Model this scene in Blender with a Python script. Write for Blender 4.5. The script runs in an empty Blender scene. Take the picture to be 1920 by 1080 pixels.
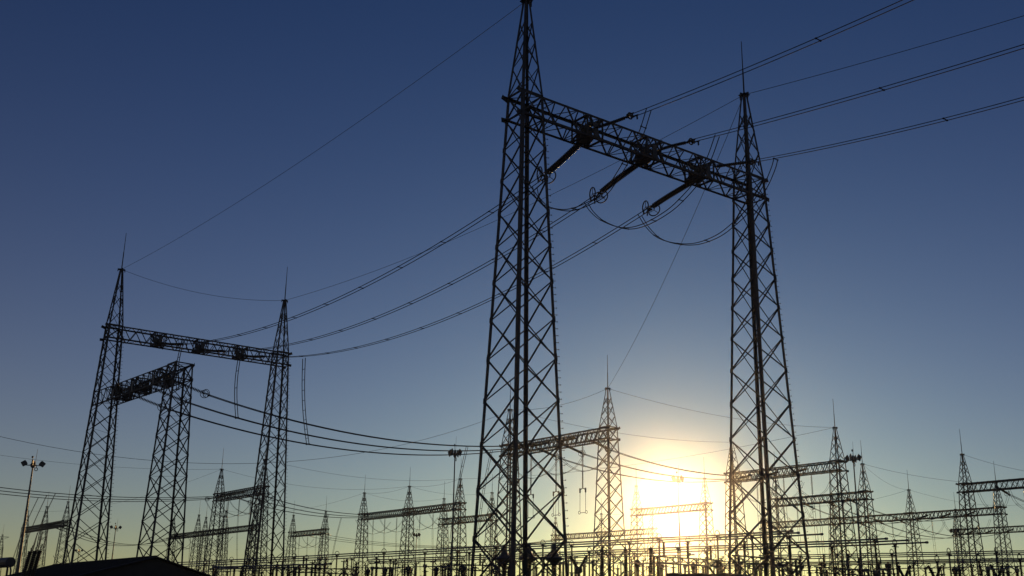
import bpy, math, random
from mathutils import Vector, Matrix
random.seed(7)
R = math.radians
S = bpy.context.scene
C = S.collection

# ------------------------------------------------------------------ camera
EYE = 1.6
F, PITCH, ROLL = 2004.18, 0.2953787, 0.0160258      # focal length in 1920-px, pitch, roll
cam_d = bpy.data.cameras.new("camera"); cam = bpy.data.objects.new("camera", cam_d); C.objects.link(cam)
cam_d.sensor_width = 36; cam_d.lens = F / 1920 * 36; cam_d.clip_start = .1; cam_d.clip_end = 9000
right = Vector((1, 0, 0)); up0 = Vector((0, -math.sin(PITCH), math.cos(PITCH)))
fwd = Vector((0, math.cos(PITCH), math.sin(PITCH)))
cr, sr = math.cos(ROLL), math.sin(ROLL)
Xc = right * cr + up0 * sr; Yc = -right * sr + up0 * cr; Zc = -fwd
m = Matrix((Xc, Yc, Zc)).transposed().to_4x4(); m.translation = Vector((0, 0, EYE))
cam.matrix_world = m
S.camera = cam

def ray(x, y):
    u, v = x - 960, 540 - y
    return (Xc * u + Yc * v + fwd * F).normalized()
def atz(x, y, z):
    "ground-plan point seen at pixel x,y when it stands z metres above the ground"
    d = ray(x, y); k = (z - EYE) / d.z
    return Vector((d.x * k, d.y * k, z))
def atD(x, y, D):
    d = ray(x, y); k = D / math.hypot(d.x, d.y)
    return Vector((d.x * k, d.y * k, EYE + d.z * k))
def inplane(P, dr, x, y):
    "point at pixel x,y lying in the vertical plane through P along dr"
    d = ray(x, y); n = Vector((-dr[1], dr[0], 0))
    k = n.dot(Vector((P[0], P[1], 0))) / n.dot(d)
    return Vector((d.x * k, d.y * k, EYE + d.z * k))
def pix(P):
    v = Vector(P) - Vector((0, 0, EYE)); w = v.dot(fwd)
    return 960 + F * v.dot(Xc) / w, 540 - F * v.dot(Yc) / w

# ------------------------------------------------------------------ sky, sun, exposure
SUNPX = (1262, 945)
sd = ray(*SUNPX)
sun_el = math.asin(sd.z); sun_az = math.atan2(sd.x, sd.y)
W = bpy.data.worlds.new("World"); S.world = W; W.use_nodes = True
nt = W.node_tree; nt.nodes.clear()
def N(t, **k):
    n = nt.nodes.new(t)
    for a, b in k.items(): setattr(n, a, b)
    return n
def L(a, b): nt.links.new(a, b)
def M(op, a, b=None, c=None, clamp=False):
    n = N("ShaderNodeMath", operation=op); n.use_clamp = clamp
    for i, v in enumerate((a, b, c)):
        if v is None: continue
        if isinstance(v, (int, float)): n.inputs[i].default_value = v
        else: L(v, n.inputs[i])
    return n.outputs[0]
out = N("ShaderNodeOutputWorld"); bg = N("ShaderNodeBackground"); L(bg.outputs[0], out.inputs[0])
sky = N("ShaderNodeTexSky", sky_type='NISHITA'); sky.sun_disc = False
sky.sun_elevation = sun_el; sky.sun_rotation = sun_az
sky.air_density = 1.0; sky.dust_density = 0.3; sky.ozone_density = 1.0
# Nishita sky through a slightly contrasty response, plus horizon dust and the aureole round the sun
gm = N("ShaderNodeGamma"); gm.inputs[1].default_value = 1.3
L(sky.outputs[0], gm.inputs[0])
tc = N("ShaderNodeTexCoord"); sep = N("ShaderNodeSeparateXYZ"); L(tc.outputs["Generated"], sep.inputs[0])
dot = N("ShaderNodeVectorMath", operation='DOT_PRODUCT'); L(tc.outputs["Generated"], dot.inputs[0]); dot.inputs[1].default_value = sd
theta = M('ARCCOSINE', M('MINIMUM', dot.outputs["Value"], 1.0))
aur = M('EXPONENT', M('MULTIPLY', theta, -1 / .05))
dustf = M('EXPONENT', M('MULTIPLY', M('MAXIMUM', sep.outputs[2], 0.0), -1 / .15))
def vscale(val, col):
    n = N("ShaderNodeVectorMath", operation='SCALE'); n.inputs[0].default_value = col; L(val, n.inputs["Scale"]); return n.outputs[0]
k0 = .0345
vm = N("ShaderNodeVectorMath", operation='MULTIPLY'); L(gm.outputs[0], vm.inputs[0]); vm.inputs[1].default_value = (.205 * k0, .445 * k0, 1.02 * k0)
ad = N("ShaderNodeVectorMath", operation='ADD'); L(vm.outputs[0], ad.inputs[0]); L(vscale(dustf, (.245, .166, .074)), ad.inputs[1])
ad2 = N("ShaderNodeVectorMath", operation='ADD'); L(ad.outputs[0], ad2.inputs[0]); L(vscale(aur, (.12, .12, .06)), ad2.inputs[1])
L(ad2.outputs[0], bg.inputs[0]); bg.inputs[1].default_value = 1.0

sun_l = bpy.data.lights.new("sun", 'SUN'); sun_l.energy = 2.0; sun_l.angle = R(.5); sun_l.color = (1, .60, .24)
sun = bpy.data.objects.new("sun", sun_l); C.objects.link(sun)
sun.rotation_euler = sd.to_track_quat('Z', 'Y').to_euler(); sun.location = (60, 150, 60)

S.view_settings.view_transform = 'Standard'; S.view_settings.look = 'None'
S.view_settings.gamma = 1; S.view_settings.exposure = 0
S.render.engine = 'CYCLES'
S.cycles.use_denoising = True
S.cycles.max_bounces = 4; S.cycles.volume_bounces = 0

# ------------------------------------------------------------------ materials
def mat(name, col, rough=.6, metal=0., var=.25, scale=3., bump=0.):
    m = bpy.data.materials.new(name); m.use_nodes = True; t = m.node_tree
    b = t.nodes["Principled BSDF"]
    tc = t.nodes.new("ShaderNodeTexCoord"); nz = t.nodes.new("ShaderNodeTexNoise")
    nz.inputs["Scale"].default_value = scale; nz.inputs["Detail"].default_value = 5
    t.links.new(tc.outputs["Object"], nz.inputs["Vector"])
    mx = t.nodes.new("ShaderNodeMix"); mx.data_type = 'RGBA'
    mx.inputs[6].default_value = (*[c * (1 - var) for c in col], 1)
    mx.inputs[7].default_value = (*[min(1, c * (1 + var)) for c in col], 1)
    t.links.new(nz.outputs["Fac"], mx.inputs[0]); t.links.new(mx.outputs[2], b.inputs["Base Color"])
    b.inputs["Roughness"].default_value = rough; b.inputs["Metallic"].default_value = metal
    if bump:
        bp = t.nodes.new("ShaderNodeBump"); bp.inputs["Strength"].default_value = bump
        t.links.new(nz.outputs["Fac"], bp.inputs["Height"]); t.links.new(bp.outputs[0], b.inputs["Normal"])
    return m
STEEL = mat("weathered_steel", (.05, .05, .053), .68, .0, .3, 1.5)
BOLT = mat("bolt_steel", (.09, .085, .08), .55, .3)
PORC = mat("brown_porcelain", (.034, .027, .025), .35, 0, .2, 6)
ALU = mat("dull_aluminium_wire", (.05, .05, .053), .85, 0, .15)
TUBE = mat("aluminium_tube", (.16, .16, .17), .42, .6, .12, .6)
GALV = mat("galvanised_pole", (.11, .11, .11), .5, .3, .2, 2)
PAINT = mat("grey_equipment_paint", (.06, .063, .063), .5, 0, .2, 2)
GLASS = mat("lamp_glass", (.12, .13, .14), .15, 0, .1)
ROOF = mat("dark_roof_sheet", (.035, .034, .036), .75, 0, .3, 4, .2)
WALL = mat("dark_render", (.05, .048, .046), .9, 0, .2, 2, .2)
GRAVEL = mat("gravel", (.15, .14, .125), .95, 0, .35, .8, .4)

# ------------------------------------------------------------------ mesh builder
class MB:
    def __init__(s): s.v = []; s.f = []
    def add(s, vs, fs):
        o = len(s.v); s.v += [tuple(v) for v in vs]; s.f += [tuple(i + o for i in f) for f in fs]
    def frame(s, p, q, hint=None):
        d = (q - p).normalized(); h = Vector(hint) if hint is not None else Vector((0, 0, 1))
        if abs(d.dot(h.normalized())) > .98: h = Vector((1, .3, 0))
        a = d.cross(h).normalized(); return d, a, a.cross(d)
    def box(s, p, q, w, h, hint=None):
        "bar of w x h from p to q"
        p = Vector(p); q = Vector(q); d, a, b = s.frame(p, q, hint)
        vs = [c + a * (w / 2 * i) + b * (h / 2 * j) for c in (p, q) for i, j in ((-1, -1), (1, -1), (1, 1), (-1, 1))]
        s.add(vs, [(0, 1, 2, 3), (7, 6, 5, 4), (0, 4, 5, 1), (1, 5, 6, 2), (2, 6, 7, 3), (3, 7, 4, 0)])
    def angle(s, p, q, e1, e2, w, t=None):
        "steel angle: corner runs p to q, flanges along e1 and e2"
        t = t or w * .12; p = Vector(p); q = Vector(q); e1 = Vector(e1).normalized(); e2 = Vector(e2).normalized()
        pr = [(0, 0), (w, 0), (w, t), (t, t), (t, w), (0, w)]
        vs = [c + e1 * a + e2 * b for c in (p, q) for a, b in pr]
        s.add(vs, [(0, 1, 2, 3, 4, 5), (11, 10, 9, 8, 7, 6)] + [(i, 6 + i, 6 + (i + 1) % 6, (i + 1) % 6) for i in range(6)])
    def tube(s, pts, r, n=6, cap=True):
        pts = [Vector(p) for p in pts]; vs = []; k = len(pts)
        rs = r if isinstance(r, (list, tuple)) else [r] * k
        a = None
        for i, p in enumerate(pts):
            d = (pts[min(i + 1, k - 1)] - pts[max(i - 1, 0)]).normalized()
            if a is None:
                h = Vector((0, 0, 1)) if abs(d.z) < .9 else Vector((1, 0, 0)); a = d.cross(h).normalized()
            a = (a - d * a.dot(d)).normalized(); b = d.cross(a)
            vs += [p + (a * math.cos(2 * math.pi * j / n) + b * math.sin(2 * math.pi * j / n)) * rs[i] for j in range(n)]
        fs = [(i * n + j, i * n + (j + 1) % n, (i + 1) * n + (j + 1) % n, (i + 1) * n + j) for i in range(k - 1) for j in range(n)]
        if cap: fs += [tuple(range(n))[::-1], tuple((k - 1) * n + j for j in range(n))]
        s.add(vs, fs)
    def lathe(s, p, q, prof, n=10):
        "profile [(distance along p->q, radius)]"
        p = Vector(p); q = Vector(q); d, a, b = s.frame(p, q); k = len(prof); vs = []
        for t, r in prof:
            vs += [p + d * t + (a * math.cos(2 * math.pi * j / n) + b * math.sin(2 * math.pi * j / n)) * r for j in range(n)]
        fs = [(i * n + j, i * n + (j + 1) % n, (i + 1) * n + (j + 1) % n, (i + 1) * n + j) for i in range(k - 1) for j in range(n)]
        fs += [tuple(range(n))[::-1], tuple((k - 1) * n + j for j in range(n))]
        s.add(vs, fs)
    def torus(s, c, nrm, Rr, r, n=20, m=6):
        c = Vector(c); nrm = Vector(nrm).normalized(); d, a, b = s.frame(c, c + nrm)
        vs = []
        for i in range(n):
            A = 2 * math.pi * i / n; e = a * math.cos(A) + b * math.sin(A)
            for j in range(m):
                B = 2 * math.pi * j / m; vs.append(c + e * (Rr + r * math.cos(B)) + nrm * (r * math.sin(B)))
        s.add(vs, [(i * m + j, i * m + (j + 1) % m, ((i + 1) % n) * m + (j + 1) % m, ((i + 1) % n) * m + j) for i in range(n) for j in range(m)])
    def mesh(s, name, m):
        me = bpy.data.meshes.new(name); me.from_pydata(s.v, [], s.f); me.materials.append(m); me.validate(); me.update(); return me
def ob(name, me, parent=None, loc=(0, 0, 0), rz=0.):
    o = bpy.data.objects.new(name, me); C.objects.link(o); o.location = loc; o.rotation_euler = (0, 0, rz)
    if parent is not None: o.parent = parent
    return o
def tag(o, label, cat, group=None, kind=None):
    o['label'] = label; o['category'] = cat
    if group: o['group'] = group
    if kind: o['kind'] = kind
    return o
def kids(o): return [c for c in KIDS.get(o.name, [])]
KIDS = {}
def part(name, mb, m, parent, **k):
    me = mb.mesh(name, m) if isinstance(mb, MB) else mb
    o = ob(name, me, parent, **k); KIDS.setdefault(parent.name, []).append(o); return o
def thing(name, loc=(0, 0, 0), rz=0.): return ob(name, None, None, loc, rz)
def copy_tree(o, parent=None, loc=None, rz=None, sc=None):
    c = o.copy(); C.objects.link(c)
    if parent is not None: c.parent = parent; KIDS.setdefault(parent.name, []).append(c)
    if loc is not None: c.location = loc
    if rz is not None: c.rotation_euler = (0, 0, rz)
    if sc is not None: c.scale = (sc, sc, sc)
    for k in kids(o): copy_tree(k, c)
    return c
def shade(me):
    for p in me.polygons: p.use_smooth = True
    return me

# ------------------------------------------------------------------ ground
g = MB(); g.add([(-3500, -1500, 0), (3500, -1500, 0), (3500, 5000, 0), (-3500, 5000, 0)], [(0, 1, 2, 3)])
ob('ground', g.mesh('ground', GRAVEL))['kind'] = 'structure'

# ------------------------------------------------------------------ lattice tower kit
def tower_meshes(H, zt, zb, s0, s1, leg, dia, npan, spire=True):
    "local frame: x along the crossbeam; returns dict of meshes"
    hw = lambda z: s0 + (s1 - s0) * z / zt
    K = [(-1, -1), (1, -1), (1, 1), (-1, 1)]
    pt = lambda k, z: Vector((K[k][0] * hw(z), K[k][1] * hw(z), z))
    # panel heights growing towards the ground
    w = [1 + .42 * i / (npan - 1) for i in range(npan)]; tot = sum(w); zs = [zb]
    for x in w: zs.append(zs[-1] - zb * x / tot)
    zs[-1] = 0.0
    d = {}
    for k in range(4):
        l = MB(); l.angle(pt(k, 0), pt(k, zt), (-K[k][0], 0, 0), (0, -K[k][1], 0), leg)
        # splice plates
        for z in (zs[-4], zs[len(zs) // 2], zs[3]):
            a = pt(k, z - .3); b = pt(k, z + .3)
            l.angle(a + Vector((K[k][0], K[k][1], 0)) * .012, b + Vector((K[k][0], K[k][1], 0)) * .012, (-K[k][0], 0, 0), (0, -K[k][1], 0), leg * .96)
        l.box(pt(k, 0) + Vector((-K[k][0], -K[k][1], 0)) * .05, pt(k, .04) + Vector((-K[k][0], -K[k][1], 0)) * .05, .5, .5, (1, 0, 0))
        if k == 1:                                          # climbing pegs up one leg
            z = 2.5
            while z < zt:
                p = pt(k, z) - Vector((.02, -.02, 0)); l.box(p, p + Vector((.2, -.02, 0)), .026, .026); l.box(p + Vector((.19, -.02, -.02)), p + Vector((.19, -.02, .05)), .03, .03, (1, 0, 0)); z += .42
        d['leg%d' % k] = l.mesh('leg', STEEL)
    br = MB()
    for k in range(4):
        k2 = (k + 1) % 4; nrm = Vector((K[k][0] + K[k2][0], K[k][1] + K[k2][1], 0)).normalized()
        for i in range(len(zs) - 1):
            z1, z0 = zs[i], zs[i + 1]
            for a, b, off in ((pt(k, z0), pt(k2, z1), -.02), (pt(k2, z0), pt(k, z1), -.02 - dia * .15)):
                ax = (b - a).normalized(); side = nrm.cross(ax)
                br.angle(a + nrm * off, b + nrm * off, side, -nrm, dia)
            # gusset on the leg node
            gp = pt(k, z1) + nrm * .004; tdir = (pt(k2, z1) - pt(k, z1)).normalized()
            if leg > .15:
                br.box(gp + tdir * .02 - Vector((0, 0, .16)), gp + tdir * .05 + Vector((0, 0, .16)), .16, .012, nrm)
        for z in (zb, zt):
            a, b = pt(k, z), pt(k2, z); br.angle(a + nrm * -.02, b + nrm * -.02, (0, 0, 1), -nrm, dia * 1.25)
        # X between the beam levels
        for a, b in ((pt(k, zb), pt(k2, zt)), (pt(k2, zb), pt(k, zt))):
            br.angle(a + nrm * -.03, b + nrm * -.03, nrm.cross((b - a).normalized()), -nrm, dia * 1.1)
    br.box(pt(0, zt), pt(2, zt), dia, dia * .3); br.box(pt(1, zt), pt(3, zt), dia, dia * .3)
    for i in (2, 5, 8):                                     # plan bracing
        br.box(pt(0, zs[i]), pt(2, zs[i]), dia * .7, dia * .2)
    d['bracing'] = br.mesh('lattice_bracing', STEEL)
    if spire:
        sp = MB(); t = .17; zz = [zt + (H - zt) * f for f in (0, .30, .56, .78, 1)]
        q = lambda k, z: Vector((K[k][0], K[k][1], 0)) * (s1 + (t - s1) * (z - zt) / (H - zt)) + Vector((0, 0, z))
        for k in range(4):
            k2 = (k + 1) % 4; nrm = Vector((K[k][0] + K[k2][0], K[k][1] + K[k2][1], 0)).normalized()
            sp.angle(q(k, zt), q(k, H), (-K[k][0], 0, 0), (0, -K[k][1], 0), min(.14, leg * .72))
            for i in range(3):
                for a, b in ((q(k, zz[i]), q(k2, zz[i + 1])), (q(k2, zz[i]), q(k, zz[i + 1]))):
                    sp.angle(a - nrm * .02, b - nrm * .02, nrm.cross((b - a).normalized()), -nrm, dia * .75)
        d['spire'] = sp.mesh('spire', STEEL)
        pl = MB(); pl.box((0, 0, H), (0, 0, H + .05), .62, .62, (1, 0, 0)); pl.box((-.42, 0, H + .02), (.42, 0, H + .02), .1, .16)
        pl.box((0, -.42, H + .06), (0, .42, H + .06), .1, .16)
        for a in (-.4, .4): pl.box((a, 0, H - .25), (a, 0, H + .1), .03, .1); pl.box((0, a, H - .25), (0, a, H + .1), .03, .1)
        d['plate'] = pl.mesh('peak_plate', STEEL)
        rd = MB(); rd.tube([(0, 0, H + .05), (0, 0, H + 2.2), (0, 0, H + 2.25), (0, 0, H + 4.6)], [.065, .055, .042, .028], 6)
        d['rod'] = rd.mesh('lightning_rod', STEEL)
    return d
TA = tower_meshes(39.6, 32.7, 31.1, 2.07, .81, .20, .078, 13)
TB = tower_meshes(30.2, 25.0, 23.4, 1.86, .87, .17, .09, 11)
TC = tower_meshes(25.0, 25.0, 23.4, 1.86, .95, .16, .082, 11, spire=False)

def add_tower(gantry, loc, rz, T, rod=1.0):
    o = part('lattice_tower', T['bracing'], None, gantry, loc=loc, rz=rz)
    for k in range(4): part('leg', T['leg%d' % k], None, o)
    if 'spire' in T:
        part('spire', T['spire'], None, o); part('peak_plate', T['plate'], None, o)
        r = part('lightning_rod', T['rod'], None, o)
    return o

def beam_mesh(L_, s, zt, zb, ch, dia, pan, ears=.3, phases=(), cross=False):
    "truss along +x from 0 to L_"
    c = MB()
    for y in (-s, s):
        for z in (zb, zt):
            c.angle((-s - ears, y, z), (L_ + s + ears, y, z), (0, -math.copysign(1, y), 0), (0, 0, 1 if z == zb else -1), ch)
            for x in (-s, L_ + s):
                sx = -1 if x < 0 else 1
                c.box((x - .12 * sx, y, z - .2 * (1 if z == zt else -.2)), (x + (ears + .12) * sx, y, z), .02, .32, (0, 0, 1))
    b = MB(); n = max(2, round((L_ - 2 * s) / pan)); x0 = s; dx = (L_ - 2 * s) / n
    for i in range(n):
        xa, xm, xb = x0 + i * dx, x0 + (i + .5) * dx, x0 + (i + 1) * dx
        for y in (-s, s):
            yy = y * .96; nr = Vector((0, math.copysign(1, y), 0))
            for p, q in (((xa, yy, zt), (xm, yy, zb)), ((xm, yy, zb), (xb, yy, zt))):
                p = Vector(p); q = Vector(q); b.angle(p, q, nr.cross((q - p).normalized()), -nr, dia)
                if cross:
                    p2 = Vector((p.x, y * .9, q.z)); q2 = Vector((q.x, y * .9, p.z)); b.box(p2, q2, dia * .3, dia, nr)
        for z in (zt, zb):
            u = -s if z == zt else s; zz = z + (-.05 if z == zt else .05)
            for p, q in (((xa, -u, zz), (xm, u, zz)), ((xm, u, zz), (xb, -u, zz))):
                b.box(p, q, dia, dia * .2)
            b.box((xm, -s, zz), (xm, s, zz), dia * .9, dia * .2)
    for ph in phases:
        for x in (ph - .65, ph + .65):                      # stiffened bay where the strings pull
            for y in (-s * .95, s * .95): b.box((x, y, zb), (x, y, zt), .09, .09, (1, 0, 0))
            b.box((x, -s, zt - .1), (x, s, zt - .1), .12, .1); b.box((x, -s, zb + .1), (x, s, zb + .1), .12, .1)
            b.box((x, -s, zb), (x, s, zt), .07, .05); b.box((x, s, zb), (x, -s, zt), .07, .05)
        for y in (-s * .9, s * .9):
            b.box((ph - .65, y, zb), (ph + .65, y, zt), .07, .05); b.box((ph + .65, y, zb), (ph - .65, y, zt), .07, .05)
    return c, b
def fitting_mb(ph, s, zt, zb, big=1.):
    "tangle of anchor plates, clamps, weights and stiffeners inside the beam"
    f = MB(); zm = (zt + zb) / 2; rr = random.Random(int(ph * 10) + 3); U_ = rr.uniform
    c0 = Vector((ph + .25 * big, s * .35, zm - .25)); c1 = Vector((ph - .5 * big, -s * .45, zm - .2))
    f.lathe(c0 - Vector((.38, 0, .1)) * big, c0 + Vector((.4, .1, .1)) * big, [(0, .12), (.05, .3 * big), (.14, .42 * big), (.2, .34 * big), (.27, .44 * big), (.36, .33 * big), (.44, .42 * big), (.6, .4 * big), (.72, .2)], 12)
    f.lathe(c1 - Vector((0, .35, 0)) * big, c1 + Vector((0, .4, .1)) * big, [(0, .1), (.06, .26 * big), (.2, .3 * big), (.28, .22 * big), (.36, .3 * big), (.5, .27 * big), (.66, .1)], 10)
    for c in (c0, c1, Vector((ph, 0, zm + .3))):
        for k in range(11):
            p = c + Vector((U_(-.35, .35), U_(-.3, .3), U_(-.25, .25))) * big
            q = Vector((ph + U_(-.95, .95), rr.choice((-s, s)) * U_(.75, 1), rr.choice((zb, zt)) + U_(-.08, .08)))
            f.box(p, q, U_(.03, .08), U_(.03, .06))
    for k in range(9):
        c = Vector((ph + U_(-.6, .6), U_(-s, s) * .8, U_(zb + .15, zt - .3))) ; d_ = Vector((U_(-1, 1), U_(-1, 1), U_(-1, 1))).normalized() * U_(.12, .24)
        f.box(c - d_, c + d_, U_(.1, .28), U_(.03, .12), (U_(-1, 1), 1, .2))
    f.box((ph - .1, -s, zb + .12), (ph - .1, s, zb + .12), .5 * big, .04)
    for sg in (-1, 1): f.box((ph, sg * (s + .04), zb + .1), (ph, sg * (s + .04), zt - .5), .4, .05, (0, 1, 0))
    return f

GCOUNT = 0
def gantry(pts, T, label, group, phases_each=3, over=(0, 0), beam=None, tr=None, fit=True, ph_t=(.24, .5, .76)):
    "pts: tower positions in a row; one Empty parenting towers and beams"
    zt, zb, s = beam
    root = thing('lattice_gantry', (pts[0].x, pts[0].y, 0)); tag(root, label, 'gantry', group)
    d = (pts[1] - pts[0]); rz = math.atan2(d.y, d.x)
    for p in pts: add_tower(root, (p.x - pts[0].x, p.y - pts[0].y, 0), rz, T)
    for a, b in zip(pts[:-1], pts[1:]):
        Ls = math.hypot(b.x - a.x, b.y - a.y); key = (round(Ls, 1), zt, tuple(ph_t), fit)
        if key not in BEAMS:
            ph = [Ls * t for t in ph_t]
            c, br = beam_mesh(Ls, s, zt, zb, .16 if zt > 30 else .2, .085 if zt > 30 else .11, 1.9, phases=ph if zt > 30 else (), cross=zt < 30)
            BEAMS[key] = (br.mesh('beam_bracing', STEEL), c.mesh('chord', STEEL), [fitting_mb(p, s, zt, zb, 1. if zt > 30 else .7).mesh('string_anchor', PAINT) for p in ph] if fit else [])
        bm = BEAMS[key]
        o = part('crossbeam', bm[0], None, root, loc=(a.x - pts[0].x, a.y - pts[0].y, 0), rz=rz)
        part('chords', bm[1], None, o)
        for fm in bm[2]: part('string_anchor', fm, None, o)
    return root
BEAMS = {}
BA = (32.7, 31.1, .81); BB = (25.0, 23.4, .9)

V3 = lambda x, y: Vector((x, y, 0))
N1, N2 = V3(.638, 60.944), V3(17.440, 73.525)
L1, L2 = V3(-46.02, 120.05), V3(-29.20, 132.15)
def solve_t(A, B, z, px):
    lo, hi = -.1, 1.1
    for _ in range(40):
        m_ = (lo + hi) / 2; P_ = A.lerp(B, m_); P_.z = z
        if pix(P_)[0] < px: lo = m_
        else: hi = m_
    return (lo + hi) / 2
tN = [solve_t(N1, N2, 31.9, x) for x in (1101, 1211, 1311)]
tL = [solve_t(L1, L2, 31.9, x) for x in (297, 376, 450)]
print('tN', tN, 'tL', tL)
gantry([N1, N2], TA, 'nearest tall lattice portal, its left mast cut off by the top of the frame', None, beam=BA, ph_t=tuple(tN))
GL = gantry([L1, L2], TA, 'tall lattice portal at the left with a lower crossbeam joined below it', None, beam=BA, ph_t=tuple(tL))
# the lower crossbeam between the tall portal's left mast and a spireless mast nearer the camera
Mp = V3(*atz(338, 684, 25.0)[:2])
d = Mp - L1; rzM = math.atan2(d.y, d.x)
add_tower(GL, (d.x, d.y, 0), rzM, TC)
tM = (.25, .52, .80)
c_, b_ = beam_mesh(d.length, .95, 25.0, 23.4, .13, .08, 1.5, ears=.2, phases=[d.length * t for t in tM])
for i in range(6):      # extra cross members that make this beam read almost solid end-on
    x = d.length * (i + .7) / 6.5
    b_.box((x, -.9, 23.4), (x, .9, 25.0), .08, .05); b_.box((x, .9, 23.4), (x, -.9, 25.0), .08, .05)
o = part('crossbeam', b_, STEEL, GL, rz=rzM); part('chords', c_, STEEL, o)
for t in tM: part('string_anchor', fitting_mb(d.length * t, .95, 25.0, 23.4, .8), PAINT, o)

VD = Vector((math.cos(R(-52)), math.sin(R(-52)), 0)) * 20.9
def row(x, y, n0, n1):
    P0 = atz(x, y, 30.2); P0.z = 0
    return [P0 + VD * k for k in range(n0, n1 + 1)]
ROWS = {}
def grow(key, x, y, n0, n1, label, group='steel gantries standing across the yard', **k):
    ROWS[key] = row(x, y, n0, n1); return gantry(ROWS[key], TB, label, group, beam=BB, fit=False, **k)
grow('G1', 1139.5, 729, -1, 0, 'lattice gantry just left of the sun, seen through the nearest tall mast')
grow('G2', 1565.5, 802, -1, 0, 'largest lattice gantry right of the sun, behind the right leg of the nearest portal')
grow('G3', 1617, 870, -1, 0, 'lattice gantry behind the floodlight mast at the right, its beam one step lower')
grow('G4', 1704, 918.5, -2, 1, 'long gantry of four masts whose continuous beam runs low across the right side')
grow('G5', 1804, 852, 0, 1, 'lattice gantry cut off by the right edge, highest beam there')
grow('G6', 1791.5, 955, 0, 2, 'farthest small gantry at the right edge, beam lowest above the tubes')
grow('G7', 415.8, 880, 0, 1, 'lattice gantry between the two left masts, its right mast behind the tall portal leg')
grow('G8', 373.3, 965.6, -1, 2, 'low distant gantry row behind the left portal, above the dark roof')
grow('G9', 768, 912, -1, 1, 'two bay lattice gantry in the gap between the tall portals')
grow('G10', 832.7, 935, 0, 1, 'distant gantry beginning behind the central floodlight mast')
grow('G11', 550.6, 966, 0, 1, 'small one bay gantry just right of the left portal')
grow('G12', 128, 941, -2, 0, 'distant gantry behind the floodlight mast at the far left')
grow('G14', 1321, 897, -1, 0, 'faint lattice gantry washed out in the glare of the sun')
grow('G15', 1041.7, 971, 0, 2, 'very distant thin gantry low between the near mast and the sun')
# lone mast at the left edge
lone = thing('lattice_mast', (0, 0, 0)); P_ = atz(5, 1003, 30.2); lone.location = (P_.x, P_.y, 0)
tag(lone, 'lone distant lattice mast with small crossarm at the left edge', 'mast')
add_tower(lone, (0, 0, 0), R(-52), TB)
am = MB(); am.box((-2.6, 0, 29.4), (2.6, 0, 29.4), .2, .2); am.box((-2.6, 0, 29.4), (0, 0, 28.2), .1, .1); am.box((2.6, 0, 29.4), (0, 0, 28.2), .1, .1)
part('crossarm', am, STEEL, lone, rz=R(20))
rear = thing('lattice_mast'); P_ = atz(386.7, 970, 30.2); rear.location = (P_.x, P_.y, 0)
tag(rear, 'slim distant mast half hidden behind the gantry between the left masts', 'mast'); add_tower(rear, (0, 0, 0), R(-52), TB)

def insul(f, p, q, r0=.09, r1=.17, pitch=.13, n=9):
    d_ = (q - p); L_ = d_.length; k = int(L_ / pitch); prof = [(0, r0 * 1.4), (.06, r0 * 1.4)]
    for i in range(k):
        t = .08 + (L_ - .16) * i / k; prof += [(t, r0), (t + pitch * .45, r1), (t + pitch * .6, r0)]
    prof += [(L_ - .06, r0 * 1.4), (L_, r0 * 1.4)]; f.lathe(p, q, prof, n)
Z = lambda z, x=0, y=0: Vector((x, y, z))
# ------------------------------------------------------------------ insulators, wires
ORD = 'first second third fourth fifth sixth seventh eighth ninth tenth eleventh twelfth thirteenth fourteenth fifteenth sixteenth seventeenth eighteenth nineteenth twentieth'.split()
TENS = {2: 'twenty', 3: 'thirty', 4: 'forty', 5: 'fifty'}
def ordw(i):
    if i < 20: return ORD[i]
    t, r = divmod(i + 1, 10); return {2: 'twentieth', 3: 'thirtieth', 4: 'fortieth', 5: 'fiftieth'}[t] if r == 0 else TENS[t] + ' ' + ORD[r - 1]
def catmull(P, n=8):
    o = []; P = [P[0] * 2 - P[1]] + list(P) + [P[-1] * 2 - P[-2]]
    for i in range(1, len(P) - 2):
        for k in range(n):
            t = k / n; a, b, c, d = P[i - 1:i + 3]
            o.append(.5 * ((2 * b) + (c - a) * t + (2 * a - 5 * b + 4 * c - d) * t * t + (3 * b - a - 3 * c + d) * t ** 3))
    return o + [P[-2]]
def resample(P, step):
    o = [P[0]]; acc = 0.
    for a, b in zip(P[:-1], P[1:]):
        l = (b - a).length; t = step - acc
        while t < l: o.append(a.lerp(b, t / l)); t += step
        acc = l - (t - step)
    return o
def string_mb(P, r=.14, pitch=.155, n=9):
    P = resample(P, pitch); f = MB(); f.tube(P, .035, 5)
    for i in range(1, len(P) - 1):
        d = (P[i + 1] - P[i - 1]).normalized()
        f.lathe(P[i] - d * .045, P[i] + d * .05, [(0, .05), (.02, r * .55), (.045, r), (.06, r * .97), (.085, .06)], n)
    return f
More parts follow.
